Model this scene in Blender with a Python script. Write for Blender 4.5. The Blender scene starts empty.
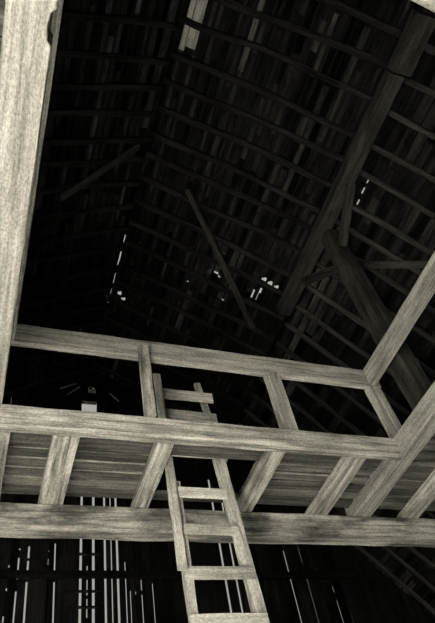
import bpy, math, random
from mathutils import Vector, Matrix, noise

random.seed(7)
C = bpy.context.scene.collection
H = 1.5                     # eye height: the numbers below are measured from the eye, the ground is at -H
V = Vector

# ------------------------------------------------------------------ materials
def wood(name, dark, light, along=1.3, across=26.0, stain=0.5, bump=0.25, rough=0.85, streak=0.55, tone=0.0):
    """weathered wood; grain follows the 'grain' vector stored on every vertex (length, side, side)"""
    m = bpy.data.materials.new(name); m.use_nodes = True
    nt = m.node_tree; N = nt.nodes; Lk = nt.links
    b = N['Principled BSDF']; b.inputs['Roughness'].default_value = rough
    b.inputs['Specular IOR Level'].default_value = 0.02
    at = N.new('ShaderNodeAttribute'); at.attribute_name = 'grain'
    def mapped(sx, sy):
        mp = N.new('ShaderNodeMapping'); mp.inputs['Scale'].default_value = (sx, sy, sy)
        Lk.new(at.outputs['Vector'], mp.inputs['Vector']); return mp.outputs['Vector']
    def nz(vec, scale, detail, rough_=0.6, dist=0.0):
        n = N.new('ShaderNodeTexNoise'); n.inputs['Scale'].default_value = scale
        n.inputs['Detail'].default_value = detail; n.inputs['Roughness'].default_value = rough_
        n.inputs['Distortion'].default_value = dist
        Lk.new(vec, n.inputs['Vector']); return n.outputs['Fac']
    def ramp(fac, a, b_, ca=0.0, cb=1.0):
        r = N.new('ShaderNodeMapRange'); r.inputs['From Min'].default_value = a; r.inputs['From Max'].default_value = b_
        r.inputs['To Min'].default_value = ca; r.inputs['To Max'].default_value = cb
        Lk.new(fac, r.inputs['Value']); return r.outputs['Result']
    def mul(a, b_):
        x = N.new('ShaderNodeMath'); x.operation = 'MULTIPLY'
        Lk.new(a, x.inputs[0])
        if isinstance(b_, float): x.inputs[1].default_value = b_
        else: Lk.new(b_, x.inputs[1])
        return x.outputs[0]
    g1 = nz(mapped(along, across), 1.0, 6.0, 0.65, 0.4)
    g2 = nz(mapped(along * 2.5, across * 3.2), 1.0, 3.0)
    st = nz(mapped(2.2, 6.0), 1.0, 4.0, 0.6)
    spk = nz(mapped(45.0, 80.0), 1.0, 3.0, 0.8)
    f = N.new('ShaderNodeMix'); f.data_type = 'FLOAT'; f.inputs[0].default_value = 0.35
    Lk.new(ramp(g1, 0.38, 0.62), f.inputs[2]); Lk.new(ramp(g2, 0.3, 0.7), f.inputs[3])
    col = N.new('ShaderNodeMix'); col.data_type = 'RGBA'
    Lk.new(f.outputs[0], col.inputs[0])
    col.inputs[6].default_value = (*dark, 1); col.inputs[7].default_value = (*light, 1)
    # shaped stains, cracks and specks
    s = ramp(st, 0.36, 0.58, 1.0 - stain, 1.0)
    cr = ramp(g2, 0.24, 0.36, 1.0 - streak, 1.0)
    sp = ramp(spk, 0.30, 0.62, 0.5, 1.12)
    k = mul(mul(s, cr), sp)
    if tone > 0:
        ta = N.new('ShaderNodeAttribute'); ta.attribute_name = 'tone'
        k = mul(k, ta.outputs['Fac'])
    fin = N.new('ShaderNodeVectorMath'); fin.operation = 'SCALE'
    Lk.new(col.outputs[2], fin.inputs[0]); Lk.new(k, fin.inputs['Scale'])
    Lk.new(fin.outputs[0], b.inputs['Base Color'])
    bp = N.new('ShaderNodeBump'); bp.inputs['Strength'].default_value = bump; bp.inputs['Distance'].default_value = 0.01
    Lk.new(f.outputs[0], bp.inputs['Height']); Lk.new(bp.outputs['Normal'], b.inputs['Normal'])
    return m

def grey(v):          # a slightly olive warm grey
    return (v, v * 0.975, v * 0.89)

M = {
 'sawn':   wood('pale_sawn_timber', grey(0.15), grey(0.45), 1.0, 30, 0.30, streak=0.4),
 'beam':   wood('weathered_beam', grey(0.10), grey(0.64), 1.2, 26, 0.45),
 'hewn':   wood('stained_hewn_beam', grey(0.09), grey(0.52), 1.1, 18, 0.75),
 'rail':   wood('rail_timber', grey(0.12), grey(0.50), 1.3, 30, 0.35),
 'ladder': wood('ladder_wood', grey(0.28), grey(0.62), 1.6, 34, 0.45),
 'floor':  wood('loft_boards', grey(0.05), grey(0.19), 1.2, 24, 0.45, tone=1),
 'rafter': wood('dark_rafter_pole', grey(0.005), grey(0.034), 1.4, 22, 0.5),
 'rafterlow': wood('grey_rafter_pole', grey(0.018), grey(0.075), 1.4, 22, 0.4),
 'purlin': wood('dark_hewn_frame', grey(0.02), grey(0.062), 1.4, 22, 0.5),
 'roof':   wood('dark_roof_boards', grey(0.010), grey(0.058), 1.5, 22, 0.75, tone=1),  # dark base colour, toned at random per board
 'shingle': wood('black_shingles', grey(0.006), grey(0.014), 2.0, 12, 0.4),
 'pale':   wood('pale_plank', grey(0.30), grey(0.60), 1.5, 18, 0.45),
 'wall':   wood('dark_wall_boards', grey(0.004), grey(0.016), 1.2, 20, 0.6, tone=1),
}
def dirt():
    m = bpy.data.materials.new('packed_earth'); m.use_nodes = True
    N = m.node_tree.nodes; Lk = m.node_tree.links; b = N['Principled BSDF']
    b.inputs['Roughness'].default_value = 0.95
    tc = N.new('ShaderNodeTexCoord'); n = N.new('ShaderNodeTexNoise'); n.inputs['Scale'].default_value = 3; n.inputs['Detail'].default_value = 8
    Lk.new(tc.outputs['Object'], n.inputs['Vector'])
    r = N.new('ShaderNodeValToRGB'); r.color_ramp.elements[0].color = (0.34, 0.33, 0.30, 1); r.color_ramp.elements[1].color = (0.58, 0.56, 0.51, 1)
    Lk.new(n.outputs['Fac'], r.inputs['Fac']); Lk.new(r.outputs['Color'], b.inputs['Base Color'])
    return m
M['dirt'] = dirt()

# ------------------------------------------------------------------ mesh building
class MB:
    def __init__(s): s.v = []; s.f = []; s.g = []; s.t = []
    def add(s, vs, fs, gs, tone=1.0):
        o = len(s.v); s.v += [V(p) for p in vs]; s.g += gs; s.t += [tone] * len(vs)
        s.f += [tuple(i + o for i in f) for f in fs]
    def build(s, name, mat, parent=None, smooth=False, origin=None):
        me = bpy.data.meshes.new(name)
        pts = [p + V((0, 0, H)) for p in s.v]
        if origin is None:
            xs = [p.x for p in pts]; ys = [p.y for p in pts]; zs = [p.z for p in pts]
            origin = V(((min(xs) + max(xs)) / 2, (min(ys) + max(ys)) / 2, min(zs)))
        me.from_pydata([p - origin for p in pts], [], s.f); me.update()
        a = me.attributes.new('grain', 'FLOAT_VECTOR', 'POINT')
        a.data.foreach_set('vector', [c for g in s.g for c in g])
        a = me.attributes.new('tone', 'FLOAT', 'POINT'); a.data.foreach_set('value', s.t)
        me.materials.append(mat)
        if smooth: me.polygons.foreach_set('use_smooth', [True] * len(me.polygons))
        o = bpy.data.objects.new(name, me); C.objects.link(o)
        if parent is not None:
            o.parent = parent; o.location = origin - parent.location
        else: o.location = origin
        return o

def frame_of(d, up):
    d = d.normalized(); s = d.cross(V(up))
    if s.length < 1e-4: s = d.cross(V((0, 1, 0)))
    s.normalize(); u = s.cross(d).normalized()
    return d, s, u

def timber(mb, p0, p1, w, h, up=(0, 0, 1), ch=0.008, segs=None, rough=0.004, bow=0.0, seed=0, notch=None, taper=1.0, tone=1.0):
    """rough sawn bar: chamfered box section, w across, h along up; wavers a little along its length"""
    p0 = V(p0); p1 = V(p1); L = (p1 - p0).length; d, s, u = frame_of(p1 - p0, up)
    segs = segs or max(4, int(L / 0.12))
    sec = [(-w/2, -h/2+ch), (-w/2+ch, -h/2), (w/2-ch, -h/2), (w/2, -h/2+ch), (w/2, h/2-ch), (w/2-ch, h/2), (-w/2+ch, h/2), (-w/2, h/2-ch)]
    off = (seed * 7.31 % 50, seed * 3.17 % 20, seed * 5.71 % 20)
    vs = []; gs = []; fs = []
    for i in range(segs + 1):
        t = i / segs; c = p0.lerp(p1, t); k = 1 + (taper - 1) * t
        bx = noise.noise(V((t * L * 0.8 + off[0], off[1], 1.3))) * bow; bz = noise.noise(V((t * L * 0.8 + off[0], off[2], 8.3))) * bow
        for j, (a, b) in enumerate(sec):
            q = (t * L * 3.1 + off[0], j * 1.7 + off[1], off[2])
            a2 = a * k + bx + noise.noise(V(q)) * rough; b2 = b * k + bz + noise.noise(V((q[0], q[1] + 9, q[2]))) * rough
            if notch:
                a2, b2 = notch(t * L, a2, b2)
            vs.append(c + s * a2 + u * b2)
            gs.append((t * L + off[0], a2 + off[1], b2 + off[2]))
    n = 8
    for i in range(segs):
        for j in range(n):
            a = i * n + j; b = i * n + (j + 1) % n
            fs.append((a, a + n, b + n, b))
    fs.append(tuple(range(n))); fs.append(tuple(reversed(range(segs * n, segs * n + n))))
    mb.add(vs, fs, gs, tone)
    return mb

def pole(mb, p0, p1, r, seed=0, bow=0.03, flat=0.8, taper=0.85, up=(0, 0, 1)):
    """round rafter pole, slightly crooked, hewn flatter on one side"""
    p0 = V(p0); p1 = V(p1); L = (p1 - p0).length; d, s, u = frame_of(p1 - p0, up)
    segs = max(6, int(L / 0.15)); n = 8; vs = []; fs = []; gs = []; off = (seed * 3.7 % 40, seed * 1.9 % 30)
    for i in range(segs + 1):
        t = i / segs; c = p0.lerp(p1, t); k = 1 + (taper - 1) * t; e = math.sin(math.pi * t) ** 0.5 if 0 < t < 1 else 0
        bx = noise.noise(V((t * L * 0.7 + off[0], off[1], 1))) * bow * 2 * e; bz = noise.noise(V((t * L * 0.9 + off[0], off[1], 5))) * bow * 0.5 * e
        for j in range(n):
            a = 2 * math.pi * j / n + 0.39; rr = r * k * (1 + 0.10 * noise.noise(V((t * L * 4 + off[0], j * 2.1, off[1]))))
            vs.append(c + s * (math.cos(a) * rr + bx) + u * (math.sin(a) * rr * flat + bz))
            gs.append((t * L + off[0], math.cos(a) * r + off[1], math.sin(a) * r + off[1]))
    for i in range(segs):
        for j in range(n):
            a = i * n + j; b = i * n + (j + 1) % n
            fs.append((a, a + n, b + n, b))
    fs.append(tuple(range(n))); fs.append(tuple(reversed(range(segs * n, segs * n + n))))
    mb.add(vs, fs, gs)
    return mb

def prism(mb, corners_lo, corners_hi, tone=1.0, gax=2, seed=0):
    """closed slab between two matching quads"""
    vs = [V(p) for p in corners_lo] + [V(p) for p in corners_hi]
    o = (seed * 1.93 % 40, seed * 0.77 % 30)
    gs = []
    for p in vs:
        r = [p.x, p.y, p.z]; a = r.pop(gax); gs.append((a + o[0], r[0] + o[1], r[1] + o[1]))
    n = len(corners_lo)
    fs = [tuple(reversed(range(n))), tuple(range(n, 2 * n))] + [(i, (i + 1) % n, n + (i + 1) % n, n + i) for i in range(n)]
    mb.add(vs, fs, gs, tone)

def box(mb, lo, hi, tone=1.0, gax=2, seed=0):
    x0, y0, z0 = lo; x1, y1, z1 = hi
    prism(mb, [(x0, y0, z0), (x1, y0, z0), (x1, y1, z0), (x0, y1, z0)], [(x0, y0, z1), (x1, y0, z1), (x1, y1, z1), (x0, y1, z1)], tone, gax, seed)

def tag(o, label, cat, group=None):
    o['label'] = label; o['category'] = cat
    if group: o['group'] = group
    return o
def struct(o):
    o['kind'] = 'structure'; return o
def thing(name, label, cat, loc, group=None):
    o = bpy.data.objects.new(name, None); o.location = V(loc) + V((0, 0, H)); o.empty_display_size = 0.2; C.objects.link(o)
    return tag(o, label, cat, group)
def one(name, mat, label, cat, p0, p1, w, h, group=None, **k):
    return tag(timber(MB(), p0, p1, w, h, **k).build(name, mat), label, cat, group)
ORD = ['first', 'second', 'third', 'fourth', 'fifth', 'sixth', 'seventh', 'eighth', 'ninth', 'tenth', 'eleventh', 'twelfth', 'thirteenth',
       'fourteenth', 'fifteenth', 'sixteenth', 'seventeenth', 'eighteenth', 'nineteenth', 'twentieth', 'twenty-first', 'twenty-second']

# ------------------------------------------------------------------ barn shell
XR, ZR = 1.33, 7.90           # ridge
S1, S2 = 0.60, 1.15           # slopes of the gambrel roof
XB = 3.64; HB = XB - XR       # break of the roof, right
ZB = ZR - S1 * HB
ZE = 1.2; XE = XB + (ZB - ZE) / S2
XBL = XR - HB; XEL = 2 * XR - XE
YG, YK = 7.57, -3.0           # far gable, near wall
def roof_z(x):
    a = abs(x - XR)
    return ZR - S1 * a if a < HB else ZB - S2 * (a - HB)

# places on the upper right slope where the covering is missing (x, y, half x, half y)
HOLES_R = [(2.53, 4.634, .018, .018, 1), (2.61, 4.66, .03, .032, 1), (2.665, 4.70, .016, .028, 1), (3.20, 4.411, .03, .034, 1), (3.29, 4.428, .03, .036, 1), (3.377, 4.444, .028, .036, 1), (3.20, 4.614, .03, .05, 0), (3.17, 4.72, .04, .08, 0),
           (2.82, 5.05, .02, .02, 1), (2.29, 5.03, .022, .022, 1), (2.62, 4.31, .018, .018, 1), (3.54, 4.41, .02, .04, 1), (1.437, 5.81, .030, .05, 1), (1.51, 5.90, .032, .055, 1), (1.43, 6.02, .05, .028, 1),
           (1.61, 4.20, .016, .016, 1), (1.515, 4.80, .012, .012, 1), (1.40, 7.32, .03, .02, 1)]
HOLES_L = [(1.285, 5.955, .018, .05, 1), (1.20, 5.98, .04, .03, 1), (1.1, 4.6, .012, .02, 1)]
HOLES_LR = [(3.765, 2.49, .008, .03, 1), (3.765, 2.62, .009, .045, 1), (3.77, 2.78, .009, .04, 1)]
SKIP = (1.385, 1.59, 1.96)      # here two pale planks take the place of the roof boards
def slope(name, xa, xb, zfun, sign, holes, gap, tones, pitch, seed):
    """one roof slope: sheathing boards running the length of the barn under a covering with a few holes"""
    rnd = random.Random(seed)
    nx = math.sqrt(1 + ((zfun(xb) - zfun(xa)) / (xb - xa)) ** 2)      # slope length per unit x
    mb = MB(); x = xa; rows = 0; segs_ = []
    cutouts = [h for h in holes if h[4]]; holes = [h[:4] for h in holes]
    lo, hi = min(xa, xb), max(xa, xb); step = pitch / nx
    x = lo + 0.004
    dz = lambda X: zfun(X)
    m = (zfun(hi) - zfun(lo)) / (hi - lo); nrm = V((-m, 0, 1)).normalized()
    while x < hi - 0.03:
        w = step * rnd.uniform(0.80, 1.2); g = gap / nx * rnd.uniform(0.5, 1.5); x1 = min(x + w - g, hi - 0.004)
        if x1 - x > 0.015:
            y = YK + rnd.uniform(-2, 0)
            while y < YG - 0.02:
                y1 = y + rnd.choice((.37, .37, .74, .74, 1.1, 1.48)) * rnd.uniform(.9, 1.1); ya = max(y, YK + 0.02) + 0.004; yb = min(y1, YG - 0.01) - 0.004
                y = y1
                if x1 > SKIP[0] and x < SKIP[1] and sign > 0: ya = max(ya, SKIP[2])
                parts = [(ya, yb)]
                for hx, hy, ax, ay, _ in cutouts:
                    if x1 > hx - ax and x < hx + ax:
                        nw = []
                        for p, q_ in parts:
                            if q_ <= hy - ay or p >= hy + ay: nw.append((p, q_))
                            else: nw += [(p, hy - ay), (hy + ay, q_)]
                        parts = nw
                for p, q_ in parts:
                    if q_ - p > 0.03: segs_.append((x, x1, p, q_))
        x += w
    for x, x1, ya, yb in segs_:
            if True:
                tn = rnd.uniform(*tones) ** 1.8 * (2.6 if rnd.random() < 0.14 else 1) * (0.25 if rnd.random() < 0.3 else 1)
                th = rnd.uniform(0.018, 0.030)
                n = nrm * th; sh = rnd.uniform(-0.006, 0.006)
                rounds = max(1, int((yb - ya) / 0.9)); ys = [ya + (yb - ya) * i / rounds for i in range(rounds + 1)]
                a = V((x, 0, dz(x) )); b = V((x1, 0, dz(x1)))
                base = len(mb.v)
                vs = []; gs = []; o1, o2 = rnd.uniform(0, 60), rnd.uniform(0, 60)
                for i, yy in enumerate(ys):
                    j0 = rnd.uniform(-.006, .006) if 0 < i < rounds else sh; j1 = rnd.uniform(-.006, .006)
                    for (q, e, hh) in ((a, j0, 0), (b, j1, 0), (b, j1, 1), (a, j0, 1)):
                        p = V((q.x + e, yy, q.z + e * m)) + n * hh; vs.append(p); gs.append((yy + o1, q.x * nx + o2, hh * .03 + o2))
                fs = [(0, 1, 2, 3), tuple(reversed([4 * rounds + i for i in range(4)]))]
                for i in range(rounds):
                    for k in range(4):
                        fs.append((4 * i + k, 4 * i + 4 + k, 4 * i + 4 + (k + 1) % 4, 4 * i + (k + 1) % 4))
                mb.add(vs, fs, gs, tn)
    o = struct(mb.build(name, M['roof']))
    # covering of shingles, two skins thick, with the holes left out
    cb = MB(); xs = {lo, hi}; ys = {YK - 0.2, YG + 0.15}
    for (hx, hy, ax, ay) in holes:
        xs |= {hx - ax, hx + ax}; ys |= {hy - ay, hy + ay}
    xs |= {lo + (hi - lo) * i / 6 for i in range(7)}; ys |= {YK - .2 + (YG + .35 - YK) * i / 10 for i in range(11)}
    xs = sorted(v for v in xs if lo <= v <= hi); ys = sorted(ys)
    ins = lambda px, py: any(abs(px - hx) < ax and abs(py - hy) < ay for hx, hy, ax, ay in holes)
    def pt(X, Y, t): return V((X, Y, dz(X))) + nrm * t
    nxs, nys = len(xs), len(ys); grid = {}
    vs = []; gs = []; fs = []
    for t in (0.034, 0.060):
        for X in xs:
            for Y in ys: vs.append(pt(X, Y, t)); gs.append((Y, X * nx, t))
    idx = lambda k, i, j: k * nxs * nys + i * nys + j
    solid = [[not ins((xs[i] + xs[i + 1]) / 2, (ys[j] + ys[j + 1]) / 2) for j in range(nys - 1)] for i in range(nxs - 1)]
    S = lambda i, j: 0 <= i < nxs - 1 and 0 <= j < nys - 1 and solid[i][j]
    for i in range(nxs - 1):
        for j in range(nys - 1):
            if not solid[i][j]: continue
            fs.append((idx(0, i, j), idx(0, i, j + 1), idx(0, i + 1, j + 1), idx(0, i + 1, j)))
            fs.append((idx(1, i, j), idx(1, i + 1, j), idx(1, i + 1, j + 1), idx(1, i, j + 1)))
            for (di, dj, p, q) in ((-1, 0, (i, j), (i, j + 1)), (1, 0, (i + 1, j + 1), (i + 1, j)), (0, -1, (i + 1, j), (i, j)), (0, 1, (i, j + 1), (i + 1, j + 1))):
                if not S(i + di, j + dj):
                    fs.append((idx(0, *p), idx(1, *p), idx(1, *q), idx(0, *q)))
    cb.add(vs, fs, gs)
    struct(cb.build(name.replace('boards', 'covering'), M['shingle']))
    return o
slope('roof_boards', XR, XB, roof_z, 1, HOLES_R, 0.036, (0.35, 1.0), 0.095, 3)
slope('roof_boards', XR - 0.0, XBL, roof_z, -1, HOLES_L, 0.036, (0.35, 1.0), 0.10, 5)
slope('roof_boards', XB, XE + 0.1, roof_z, 1, HOLES_LR, 0.040, (0.35, 1.0), 0.118, 8)
slope('roof_boards', XBL, XEL - 0.1, roof_z, -1, [], 0.040, (0.35, 1.0), 0.118, 9)

mb = MB()
for y0, y1 in ((YK - .2, 4.79), (4.93, 5.10), (5.40, 5.52), (5.72, 5.80), (5.93, YG + .15)):
    for sg in (-1, 1):
        a = [(XR - sg * .002, ZR + .085), (XR + sg * .26, ZR + .085 - S1 * .26)]
        q = [(X, y0, Z) for X, Z in a] + [(X, y1, Z) for X, Z in reversed(a)]
        prism(mb, q if sg > 0 else q[::-1], [(x, y, z + .025) for x, y, z in (q if sg > 0 else q[::-1])], 1, 1)
struct(mb.build('ridge_cap', M['shingle']))
mb = MB()
for sg in (-1, 1):                      # flashing over the break of each slope
    X = XR + sg * HB; q = [(X - sg * .20, ZB + .12 + .072), (X + sg * .03, ZB + .075), (X + sg * .16, ZB - .16 + .085)]
    for a, b in zip(q, q[1:]):
        c = [(a[0], YK - .2, a[1]), (b[0], YK - .2, b[1]), (b[0], YG + .15, b[1]), (a[0], YG + .15, a[1])]
        if sg < 0: c = c[::-1]
        prism(mb, c, [(x, y, z + .02) for x, y, z in c], 1, 1)
struct(mb.build('roof_flashing', M['shingle']))
mb = MB(); box(mb, (-40, -45, -H - 0.1), (40, 45, -H)); o = struct(mb.build('ground', M['dirt']))

def gable(name, y0, y1, slits, openings, xl, xr, seed, zlim=None):
    """upright boards; slits = (x bottom, x top, width, z0, z1); backing strips close a slit outside z0..z1"""
    rnd = random.Random(seed); mb = MB()
    edges = []
    sl = sorted(slits)
    cuts = sorted([(xl, xl, 0)] + [(a, b, w) for a, b, w, _ in sl] + [(xr, xr, 0)] + [(c, c, 0) for o in openings for c in o[:2]])
    lean = lambda c, z: c[0] + (c[1] - c[0]) * (z + H) / 8.0
    for c0, c1 in zip(cuts, cuts[1:]):
        n = max(1, round((c1[0] - c0[0]) / 0.24))
        for k in range(n):
            def ed(z, k=k):
                a = lean(c0, z) + c0[2] / 2; b = lean(c1, z) - c1[2] / 2
                return a + (b - a) * k / n, a + (b - a) * (k + 1) / n
            xm = sum(ed(3)) / 2; tn = rnd.uniform(0.5, 1.3)
            cuts_z = sorted((o[2], o[3]) for o in openings if ed(o[2])[1] > o[0] + 0.01 and ed(o[2])[0] < o[1] - 0.01)
            spans = []; zz0 = -H
            for p, q_ in cuts_z: spans.append((zz0, p)); zz0 = q_
            spans.append((zz0, None))
            for z0, z1 in spans:
                a0, b0 = ed(z0); zz = z1 if z1 is not None else roof_z(ed(6.5)[0]); a1, b1 = ed(zz)
                ta, tb = (z1, z1) if z1 is not None else (roof_z(a1) + 0.03, roof_z(b1) + 0.03)
                e = 0.001
                prism(mb, [(a0 + e, y0, z0), (b0 - e, y0, z0), (b0 - e, y1, z0), (a0 + e, y1, z0)], [(a1 + e, y0, ta), (b1 - e, y0, tb), (b1 - e, y1, tb), (a1 + e, y1, ta)], tn, 2, rnd.random() * 50)
    for a, b, w, zr in sl:                       # backing strips on the outside, open only over the stretches in zr
        top = roof_z((a + b) / 2) + 0.02
        opn = sorted(list(zr) + [(o[2], o[3]) for o in openings if o[0] - .05 < a < o[1] + .05])
        lo = -H
        for p, q_ in opn + [(top, top + 1)]:
            hi = min(p, top)
            if hi - lo > 0.02:
                xa = lean((a, b), lo); xb = lean((a, b), hi); q = w / 2 + 0.03
                prism(mb, [(xa - q, y1, lo), (xa + q, y1, lo), (xa + q, y1 + .02, lo), (xa - q, y1 + .02, lo)], [(xb - q, y1, hi), (xb + q, y1, hi), (xb + q, y1 + .02, hi), (xb - q, y1 + .02, hi)], 0.8)
            lo = q_
    # loose joints elsewhere are covered by a skin of outer boards
    return mb

# slits of daylight: (x, half-lean, width, z0, z1)
T = 5.32
SL = [(0.30, 0, .014, [(3.9, 3.94), (4.2, 4.24), (3.3, 3.6)]), (0.455, -.03, .017, [(3.2, 3.9), (4.05, 4.08), (4.16, 4.34), (4.44, 4.47)]), (0.60, -.05, .022, [(3.0, 3.28), (3.3, 4.02), (4.12, 4.30), (4.33, 4.5)]), (0.78, 0, .014, [(4.10, 4.13), (4.24, 4.33), (4.42, 4.45)]),
      (0.97, -.08, .026, [(2.8, 3.12), (3.15, 3.42), (3.45, 4.02), (4.1, 4.55)]), (1.19, 0, .032, [(-H, T)]), (1.275, 0, .014, [(3.3, 3.5), (3.56, 3.8), (3.84, 4.05), (4.14, 4.24)]), (1.355, 0, .034, [(-H, T)]),
      (1.51, 0, .028, [(-H, T)]), (1.595, 0, .015, [(2.9, T)]), (1.675, 0, .030, [(-H, T)]), (1.775, 0, .014, [(2.8, 4.3)]), (1.83, 0, .012, [(2.8, 3.9)]), (1.90, 0, .012, [(3.85, 3.89)]), (1.98, 0, .013, [(3.2, 3.85), (3.9, 4.05)]), (2.13, 0, .012, [(2.6, 4.0)]),
      (3.17, 0, .034, [(-H, 5.7)]), (3.33, 0, .030, [(-H, 5.3)]), (3.48, 0, .020, [(-H, 4.0)]), (4.16, 0, .020, [(-H, 4.5)]), (4.42, 0, .014, [(2.6, 4.1), (4.3, 4.55)]), (4.62, 0, .014, [(4.2, 4.24)]), (4.80, 0, .018, [(-H, 3.75), (3.86, 3.96)]), (4.95, 0, .013, [(-H, 3.6)])]
slits = [(x, x + 2 * l, w, zr) for x, l, w, zr in SL]
WIN = (1.16, 1.41, 6.72, 7.085)
openings = [WIN, (1.295, 1.325, 7.435, 7.465)]
mb = gable('wall_far', YG, YG + 0.025, slits, openings, -5.6, 8.3, 11)
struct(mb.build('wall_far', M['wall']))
# frame of the small gable window
mb = MB(); x0, x1, z0, z1 = WIN
box(mb, (x0 - .06, YG - .03, z0 - .06), (x0, YG - .001, z1 + .06)); box(mb, (x1, YG - .03, z0 - .06), (x1 + .06, YG - .001, z1 + .06))
box(mb, (x0, YG - .03, z0 - .06), (x1, YG - .001, z0), gax=0); box(mb, (x0, YG - .03, z1), (x1, YG - .001, z1 + .06), gax=0)
struct(mb.build('window_1', M['wall']))
# side walls and the near wall with its open doorway
for nm, xa, xb in (('wall_left', XEL - 0.03, XEL + 0.0), ('wall_right', XE, XE + 0.03)):
    mb = MB(); y = YK; k = 0
    while y < YG:
        y1 = min(y + 0.26, YG); box(mb, (xa, y + .001, -H), (xb, y1 - .001, ZE + 0.0), random.uniform(.5, 1.2), 2, k); y = y1; k += 1
    struct(mb.build(nm, M['wall']))
DOOR = (-5.5, -2.75, -0.3, 2.75)
mb = MB(); x = XEL; k = 0
while x < XE - 1e-6:
    x1 = min(x + 0.25, XE); z0 = DOOR[3] if x1 > DOOR[0] and x < DOOR[1] else -H
    prism(mb, [(x, YK - .03, z0), (x1, YK - .03, z0), (x1, YK, z0), (x, YK, z0)], [(x, YK - .03, roof_z(x) + .03), (x1, YK - .03, roof_z(x1) + .03), (x1, YK, roof_z(x1) + .03), (x, YK, roof_z(x) + .03)], random.uniform(.5, 1.2), 2, k)
    x = x1; k += 1
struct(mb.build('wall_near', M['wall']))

# horizontal nailing girts on the far gable, crossing the slits
for z, h, x0, x1, lab in ((4.36, .02, 1.0, 1.45, 'thin dark lath crossing the daylight slits just below the far loft beam'),
                  (4.08, .09, .1, 5.6, 'wide dark girt nailed across the slatted far wall behind the ladder'),
                  (3.86, .02, 1.0, 1.45, 'thin dark lath on the slatted far wall below the wide girt'),
                  (3.66, .02, 1.0, 1.45, 'lowest thin dark lath in view on the slatted far wall')):
    one('wall_girt', M['wall'], lab, 'girt', (x0, YG - .035, z), (x1, YG - .035, z), .05, h, 'girts on the far wall', rough=.003, ch=.004, seed=z * 9)
for (xa, za), (xb, zb), h, lab in (((.79, 7.32), (1.06, 7.475), .022, 'longer pale strip added as a lit rafter, slanting down left of the gable window'),
                  ((.92, 7.20), (1.12, 7.41), .02, 'shorter pale strip added as a lit rafter, slanting steeply just left of the gable window'),
                  ((1.63, 7.32), (1.78, 7.15), .02, 'pale strip added as a lit rafter, slanting down right of the gable window'),
                  ((1.27, 7.33), (1.39, 7.33), .08, 'small pale patch set flat above the gable window')):
    one('gable_lit_strip', M['rail'], lab, 'lit_strip', (xa, YG - .02, za), (xb, YG - .02, zb), .02, h, 'lit strips on the gable', rough=.002, ch=.003, seed=za * 9)  # pale strips added for the look of lit rafters by the gable

# ------------------------------------------------------------------ roof timbers
RY = [0.48, 0.85, 1.22, 1.60, 2.02, 2.36, 2.71, 3.07, 3.37, 3.73, 4.10, 4.47, 4.82, 5.20, 5.57, 5.94, 6.30, 6.67, 7.02, 7.36]
nR = len(RY)
for i, y in enumerate(RY):
    rad = 0.044 + 0.012 * noise.noise(V((i * 3.3, 1, 1)))
    far = nR - 1 - i
    off = rad * 0.8 + 0.012
    nr = V((S1, 0, 1)).normalized(); a = V((XR + 0.03, y, ZR - S1 * .03)) - nr * off; b = V((XB - .02, y + 0.02 * math.sin(i * 2.1), roof_z(XB - .02))) - nr * off
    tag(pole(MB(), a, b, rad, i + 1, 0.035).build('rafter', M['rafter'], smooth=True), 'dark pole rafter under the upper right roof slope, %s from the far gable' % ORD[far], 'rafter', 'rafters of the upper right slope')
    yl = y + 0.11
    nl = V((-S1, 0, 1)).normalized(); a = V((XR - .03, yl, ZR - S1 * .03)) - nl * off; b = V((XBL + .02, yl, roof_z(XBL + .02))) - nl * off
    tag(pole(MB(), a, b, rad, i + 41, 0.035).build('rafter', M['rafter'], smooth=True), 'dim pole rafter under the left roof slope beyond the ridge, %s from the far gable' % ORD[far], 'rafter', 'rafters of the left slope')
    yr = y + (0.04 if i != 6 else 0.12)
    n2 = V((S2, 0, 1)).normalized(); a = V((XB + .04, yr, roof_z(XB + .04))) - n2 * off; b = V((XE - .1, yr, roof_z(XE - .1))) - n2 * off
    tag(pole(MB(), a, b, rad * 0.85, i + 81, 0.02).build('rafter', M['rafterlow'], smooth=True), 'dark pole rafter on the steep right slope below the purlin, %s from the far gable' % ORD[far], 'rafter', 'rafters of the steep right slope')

# purlin with its scarf, posts and braces
ZP = 6.30
PX = 3.50
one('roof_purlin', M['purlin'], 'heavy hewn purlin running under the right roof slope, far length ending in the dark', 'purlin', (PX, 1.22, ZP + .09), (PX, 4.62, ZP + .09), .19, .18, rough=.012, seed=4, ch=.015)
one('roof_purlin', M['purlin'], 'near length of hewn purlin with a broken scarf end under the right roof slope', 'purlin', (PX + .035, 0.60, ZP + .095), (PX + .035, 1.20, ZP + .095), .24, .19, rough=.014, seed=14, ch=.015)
one('purlin_post', M['purlin'], 'upright hewn post carrying the purlin behind the right corner of the railing', 'post', (3.62, 3.27, 3.155), (3.60, 3.27, ZP - .004), .21, .20, up=(0, 1, 0), rough=.01, seed=21, ch=.014)
one('knee_brace', M['purlin'], 'short knee brace from purlin to post on the near side', 'brace', (3.53, 2.52, 6.275), (3.56, 3.142, 5.855), .10, .08, rough=.006, seed=23)
one('knee_brace', M['purlin'], 'short knee brace from purlin to post on the far side', 'brace', (3.52, 4.00, 6.27), (3.56, 3.400, 5.735), .10, .08, rough=.006, seed=24)
nr = V((S1, 0, 1)).normalized()
a = V((1.98, 3.55, roof_z(1.98))) - nr * .155; b = V((3.34, 5.14, roof_z(3.29))) - nr * .155
one('wind_brace', M['purlin'], 'long thin diagonal pole nailed under the upper right rafters', 'brace', a, b, .085, .04, up=nr, rough=.006, seed=25)
n2 = V((S2, 0, 1)).normalized()
a = V((4.04, 3.42, roof_z(4.04))) - n2 * .16; b = V((4.72, 2.72, roof_z(4.72))) - n2 * .16
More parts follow.
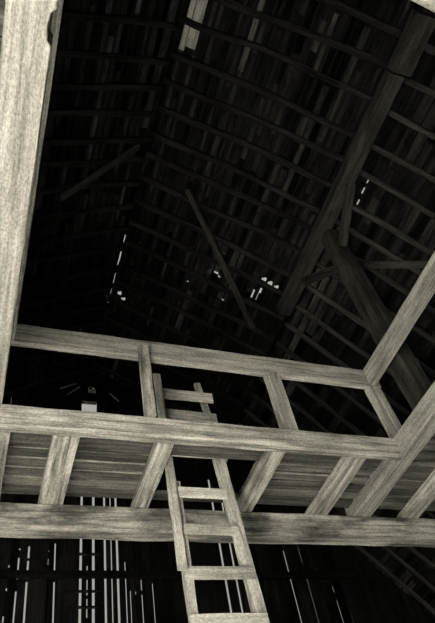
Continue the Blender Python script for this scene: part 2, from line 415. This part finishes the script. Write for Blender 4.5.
one('wind_brace', M['purlin'], 'slanting board crossing the steep right rafters beside the purlin post', 'brace', a, b + (b - a) * .5, .09, .04, up=n2, rough=.006, seed=26)
nl = V((-S1, 0, 1)).normalized()
def on_left(xz, yz, d):
    # point of the plane d under the left slope seen in that direction
    z = (ZR - d - S1 * XR) / (1 - S1 * xz); return V((xz * z, yz * z, z))
a = on_left(0.04, 0.55, .17); b = on_left(0.155, 0.42, .17)
one('wind_brace', M['purlin'], 'dim diagonal board under the left roof slope near the left loft beam', 'brace', a, b, .085, .04, up=nl, rough=.006, seed=27)
# two pale planks near the ridge
for k, (x0, x1) in enumerate(((1.40, 1.458), (1.465, 1.575))):
    for y0, y1 in ((-0.6, 1.95 - .06 * k),):
        a = V(((x0 + x1) / 2, y0, roof_z((x0 + x1) / 2))) + nr * .011; b = V(((x0 + x1) / 2, y1, roof_z((x0 + x1) / 2))) + nr * .011
        tag(timber(MB(), a, b, (x1 - x0) * 1.16, .016, up=nr, ch=.003, rough=.003, seed=31 + k).build('sheathing_plank', M['pale']),
            ('narrow pale plank beside the roof ridge at the top of the picture' if k == 0 else 'wider pale plank just right of the narrow one beside the roof ridge'), 'plank', 'pale planks by the ridge')

# ------------------------------------------------------------------ loft frame
NB0, NB1 = 3.007, 3.19        # near beam underside and top
tag(timber(MB(), (-1.2, 3.545, 3.10), (3.33, 3.545, 3.088), .09, .185, rough=.007, seed=41, ch=.008).build('loft_beam', M['beam']),
    'weathered front loft beam carrying the railing posts above the joists', 'beam', 'beams of the loft opening')
def chip(L, a, b):
    # a bite out of the lower right edge near the camera end
    if 0.69 < L < 0.84 and a > 0: a -= 0.027 + 0.004 * math.sin(L * 60)
    return a, b
tag(timber(MB(), (-0.148, 0.10, 3.30), (-0.148, 3.58, 3.30), .226, .21, rough=.007, seed=43, ch=.006, segs=140, notch=chip).build('loft_beam', M['sawn']),
    'broad pale timber along the left edge of the loft opening with a chipped edge', 'beam', 'beams of the loft opening')
tag(timber(MB(), (3.385, 0.38, 3.095), (3.385, 4.575, 3.095), .17, .19, rough=.007, seed=44, ch=.008).build('loft_beam', M['sawn']),
    'pale timber along the right edge of the loft opening running back to the far beam', 'beam', 'beams of the loft opening')
tag(timber(MB(), (-1.0, -.10, 3.10), (3.3, .335, 3.10), .18, .19, rough=.004, seed=45).build('loft_beam', M['sawn']),
    'pale timber crossing overhead, only its corner showing at the top right', 'beam', 'beams of the loft opening')
tag(timber(MB(), (-3.7, 4.503, 2.888), (6.4, 4.507, 2.884), .156, .224, rough=.008, seed=46, ch=.010, segs=90).build('loft_beam', M['hewn']),
    'long stained hewn beam under the loft joists, behind the ladder', 'beam', 'beams of the loft opening')
# joists: bottom at 3.0 on the far beam
JO = [(-.10, .05, 'joist at the left edge below the left loft timber'), (.352, .545, 'broad checked joist, second from the left under the loft'),
      (1.14, 1.268, 'joist just left of the ladder hatch'), (2.10, 2.225, 'joist along the right side of the ladder hatch'),
      (2.845, 3.0, 'joist between the hatch and the right loft timber'), (3.88, 4.02, 'joist just right of the right loft timber'), (4.62, 4.76, 'joist farthest right, partly outside the frame')]
for k, (x0, x1, lab) in enumerate(JO):
    xm = (x0 + x1) / 2; y0 = 3.595 if x1 < 3.3 else 0.42
    tag(timber(MB(), (xm, y0, 3.058), (xm, 4.575, 3.058), x1 - x0, .108, rough=.006, seed=50 + k, ch=.005).build('loft_joist', M['beam']), 'pale ' + lab, 'joist', 'joists under the loft')

# loft floor boards run across the joists; an opening is left for the ladder
mb = MB(); rnd = random.Random(12)
def plank(x0, x1, y0, y1, tn):
    xs = x0
    dz = rnd.uniform(0, .022)
    timber(mb, (x0, (y0 + y1) / 2, 3.1275 + dz), (x1, (y0 + y1) / 2, 3.1275 + dz), y1 - y0 - .010, .024, ch=.003, rough=.004, segs=max(2, int((x1 - x0) / .3)), seed=rnd.random() * 90, tone=tn)
def arris(x0, x1, y):          # thin paler strip along a board's front edge
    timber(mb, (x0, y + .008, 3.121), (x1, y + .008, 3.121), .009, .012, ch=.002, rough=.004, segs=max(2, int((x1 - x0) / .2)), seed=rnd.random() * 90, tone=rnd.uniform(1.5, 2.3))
ys = [3.597, 3.73, 3.88, 4.00, 4.12, 4.25, 4.37, 4.50]
for i in range(len(ys) - 1):
    y0, y1 = ys[i], ys[i + 1]
    tn = lambda: rnd.uniform(.65, 1.3)
    if i in (2, 3, 4, 5):
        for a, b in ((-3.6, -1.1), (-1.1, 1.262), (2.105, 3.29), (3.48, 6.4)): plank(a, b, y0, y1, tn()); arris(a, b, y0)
    elif i == 1:
        for a, b in ((-3.6, -.5), (-.5, 3.29), (3.48, 6.4)): plank(a, b, y0, y1, tn())
    elif i == 6:
        for a, b in ((-3.6, -.2), (-.2, 3.29), (3.48, 6.4)): plank(a, b, y0, y1, tn())
    else:
        for a, b in ((-3.6, 0.0), (0.0, 3.29), (3.48, 6.4)): plank(a, b, y0, y1, tn())
y = 3.59
while y > .5:
    plank(3.48, 6.4, y - .19, y, rnd.uniform(.65, 1.3)); y -= .19
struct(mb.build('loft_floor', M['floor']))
mb = MB(); y = 3.40
while y > YK + .15:
    timber(mb, (-3.4, y, 3.42), (-.05, y, 3.42), .18, .024, ch=.003, rough=.004, segs=8, seed=y * 7, tone=rnd.uniform(.65, 1.3)); y -= .19
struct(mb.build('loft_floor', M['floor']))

mb = MB(); y = -.20
while y > YK + .15:
    timber(mb, (0, y, 3.21), (6.2, y, 3.21), .18, .024, ch=.003, rough=.004, segs=8, seed=y * 7 + 3, tone=rnd.uniform(.65, 1.3)); y -= .19
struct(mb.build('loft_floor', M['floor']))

# railing round the opening
rl = thing('guard_railing', 'rough plank railing standing around three sides of the loft opening', 'railing', (1.7, 3.55, 3.19))
timber(MB(), (-.30, 3.587, 4.06), (3.50, 3.587, 4.00), .065, .222, rough=.006, seed=61, ch=.006).build('top_rail', M['rail'], rl)
timber(MB(), (3.40, .30, 4.02), (3.40, 3.548, 4.00), .07, .215, rough=.006, seed=62, ch=.006).build('side_rail', M['rail'], rl)
timber(MB(), (-.047, .30, 4.02), (-.047, 3.548, 4.02), .07, .20, rough=.006, seed=63, ch=.006).build('side_rail', M['rail'], rl)
timber(MB(), (1.075, 3.515, 3.195), (1.065, 3.515, 4.00), .085, .072, up=(0, 1, 0), rough=.006, seed=64, ch=.005).build('post', M['hewn'], rl)
timber(MB(), (2.325, 3.590, 3.192), (2.315, 3.590, 3.925), .14, .075, up=(0, 1, 0), rough=.006, seed=65, ch=.005).build('post', M['rail'], rl)
timber(MB(), (3.445, 3.590, 3.192), (3.405, 3.590, 3.885), .15, .075, up=(0, 1, 0), rough=.006, seed=66, ch=.005).build('post', M['rail'], rl)

# ladder rising through the hatch
k = 3.93 / 3.68
ld = thing('ladder', 'homemade plank ladder rising upright through the loft hatch', 'ladder', (1.6, 3.96, -H))
def lx(v): return v * k
timber(MB(), (lx(1.244), 3.915, lx(2.02)), (lx(1.215), 3.915, lx(3.84)), .074, .028, up=(0, 1, 0), rough=.007, seed=71, ch=.006).build('stile', M['ladder'], ld)
timber(MB(), (lx(1.315), 3.982, -H), (lx(1.290), 3.982, lx(2.75)), .070, .045, up=(0, 1, 0), rough=.006, seed=72, ch=.006).build('stile', M['ladder'], ld)
timber(MB(), (lx(1.955), 3.982, -H), (lx(1.672), 3.982, lx(3.10)), .105, .045, up=(0, 1, 0), rough=.007, seed=73, ch=.006).build('stile', M['ladder'], ld)
timber(MB(), (lx(1.745), 4.03, lx(3.02)), (lx(1.625), 4.03, lx(3.88)), .062, .04, up=(0, 1, 0), rough=.006, seed=74, ch=.006).build('stile', M['ladder'], ld)
RG = [(3.645, 1.235, 1.715, .11), (3.40, 1.235, 1.715, .12), (3.02, 1.235, 1.69, .09), (2.645, 1.235, 1.67, .085), (2.335, 1.24, 1.71, .075), (2.015, 1.26, 1.765, .085), (1.70, 1.26, 1.79, .08)] + \
     [(1.70 - .33 * i, 1.25, 1.82 + .018 * i, .08) for i in range(1, 9)]
for i, (z, x0, x1, h) in enumerate(RG):
    yy = 3.945 if z < 3.2 else 3.945
    dz = -.03 if z > 3.2 else 0
    timber(MB(), (lx(x0), yy, lx(z)), (lx(x1), yy, lx(z) + dz * .3), .026, lx(h), rough=.006, seed=80 + i, ch=.005).build('rung', M['ladder'], ld)

# ------------------------------------------------------------------ light: sun and sky through the doorway, slits and holes
w = bpy.data.worlds.new('overcast_sky'); bpy.context.scene.world = w; w.use_nodes = True
w.node_tree.nodes['Background'].inputs['Color'].default_value = (1.0, 0.98, 0.90, 1); w.node_tree.nodes['Background'].inputs['Strength'].default_value = 0.38
sd = bpy.data.lights.new('sun', 'SUN'); sd.energy = 235; sd.angle = 0.01; sd.color = (1, .98, .91)
so = bpy.data.objects.new('sun', sd); C.objects.link(so); so.location = (-11, -13, 8)
so.rotation_euler = V((0.50, 0.60, -0.45)).to_track_quat('-Z', 'Y').to_euler()

# ------------------------------------------------------------------ camera
cd = bpy.data.cameras.new('camera'); cam = bpy.data.objects.new('camera', cd); C.objects.link(cam)
R = Matrix(((0.94231904, -0.13654068, -0.30560018), (-0.29615237, -0.76557258, -0.57113256), (-0.15597629, 0.6286933, -0.76185047)))
# columns: right, up, back
cam.matrix_world = Matrix.Translation((0, 0, H)) @ R.to_4x4()
cd.sensor_fit = 'VERTICAL'; cd.sensor_height = 36; cd.lens = 607.61 / 623 * 36; cd.clip_start = 0.02; cd.clip_end = 300
sc = bpy.context.scene; sc.camera = cam
sc.view_settings.view_transform = 'Standard'; sc.view_settings.look = 'None'; sc.view_settings.gamma = 1; sc.view_settings.use_curve_mapping = False
sc.view_settings.exposure = 0.0
sc.cycles.max_bounces = 6; sc.cycles.diffuse_bounces = 4; sc.cycles.use_denoising = True
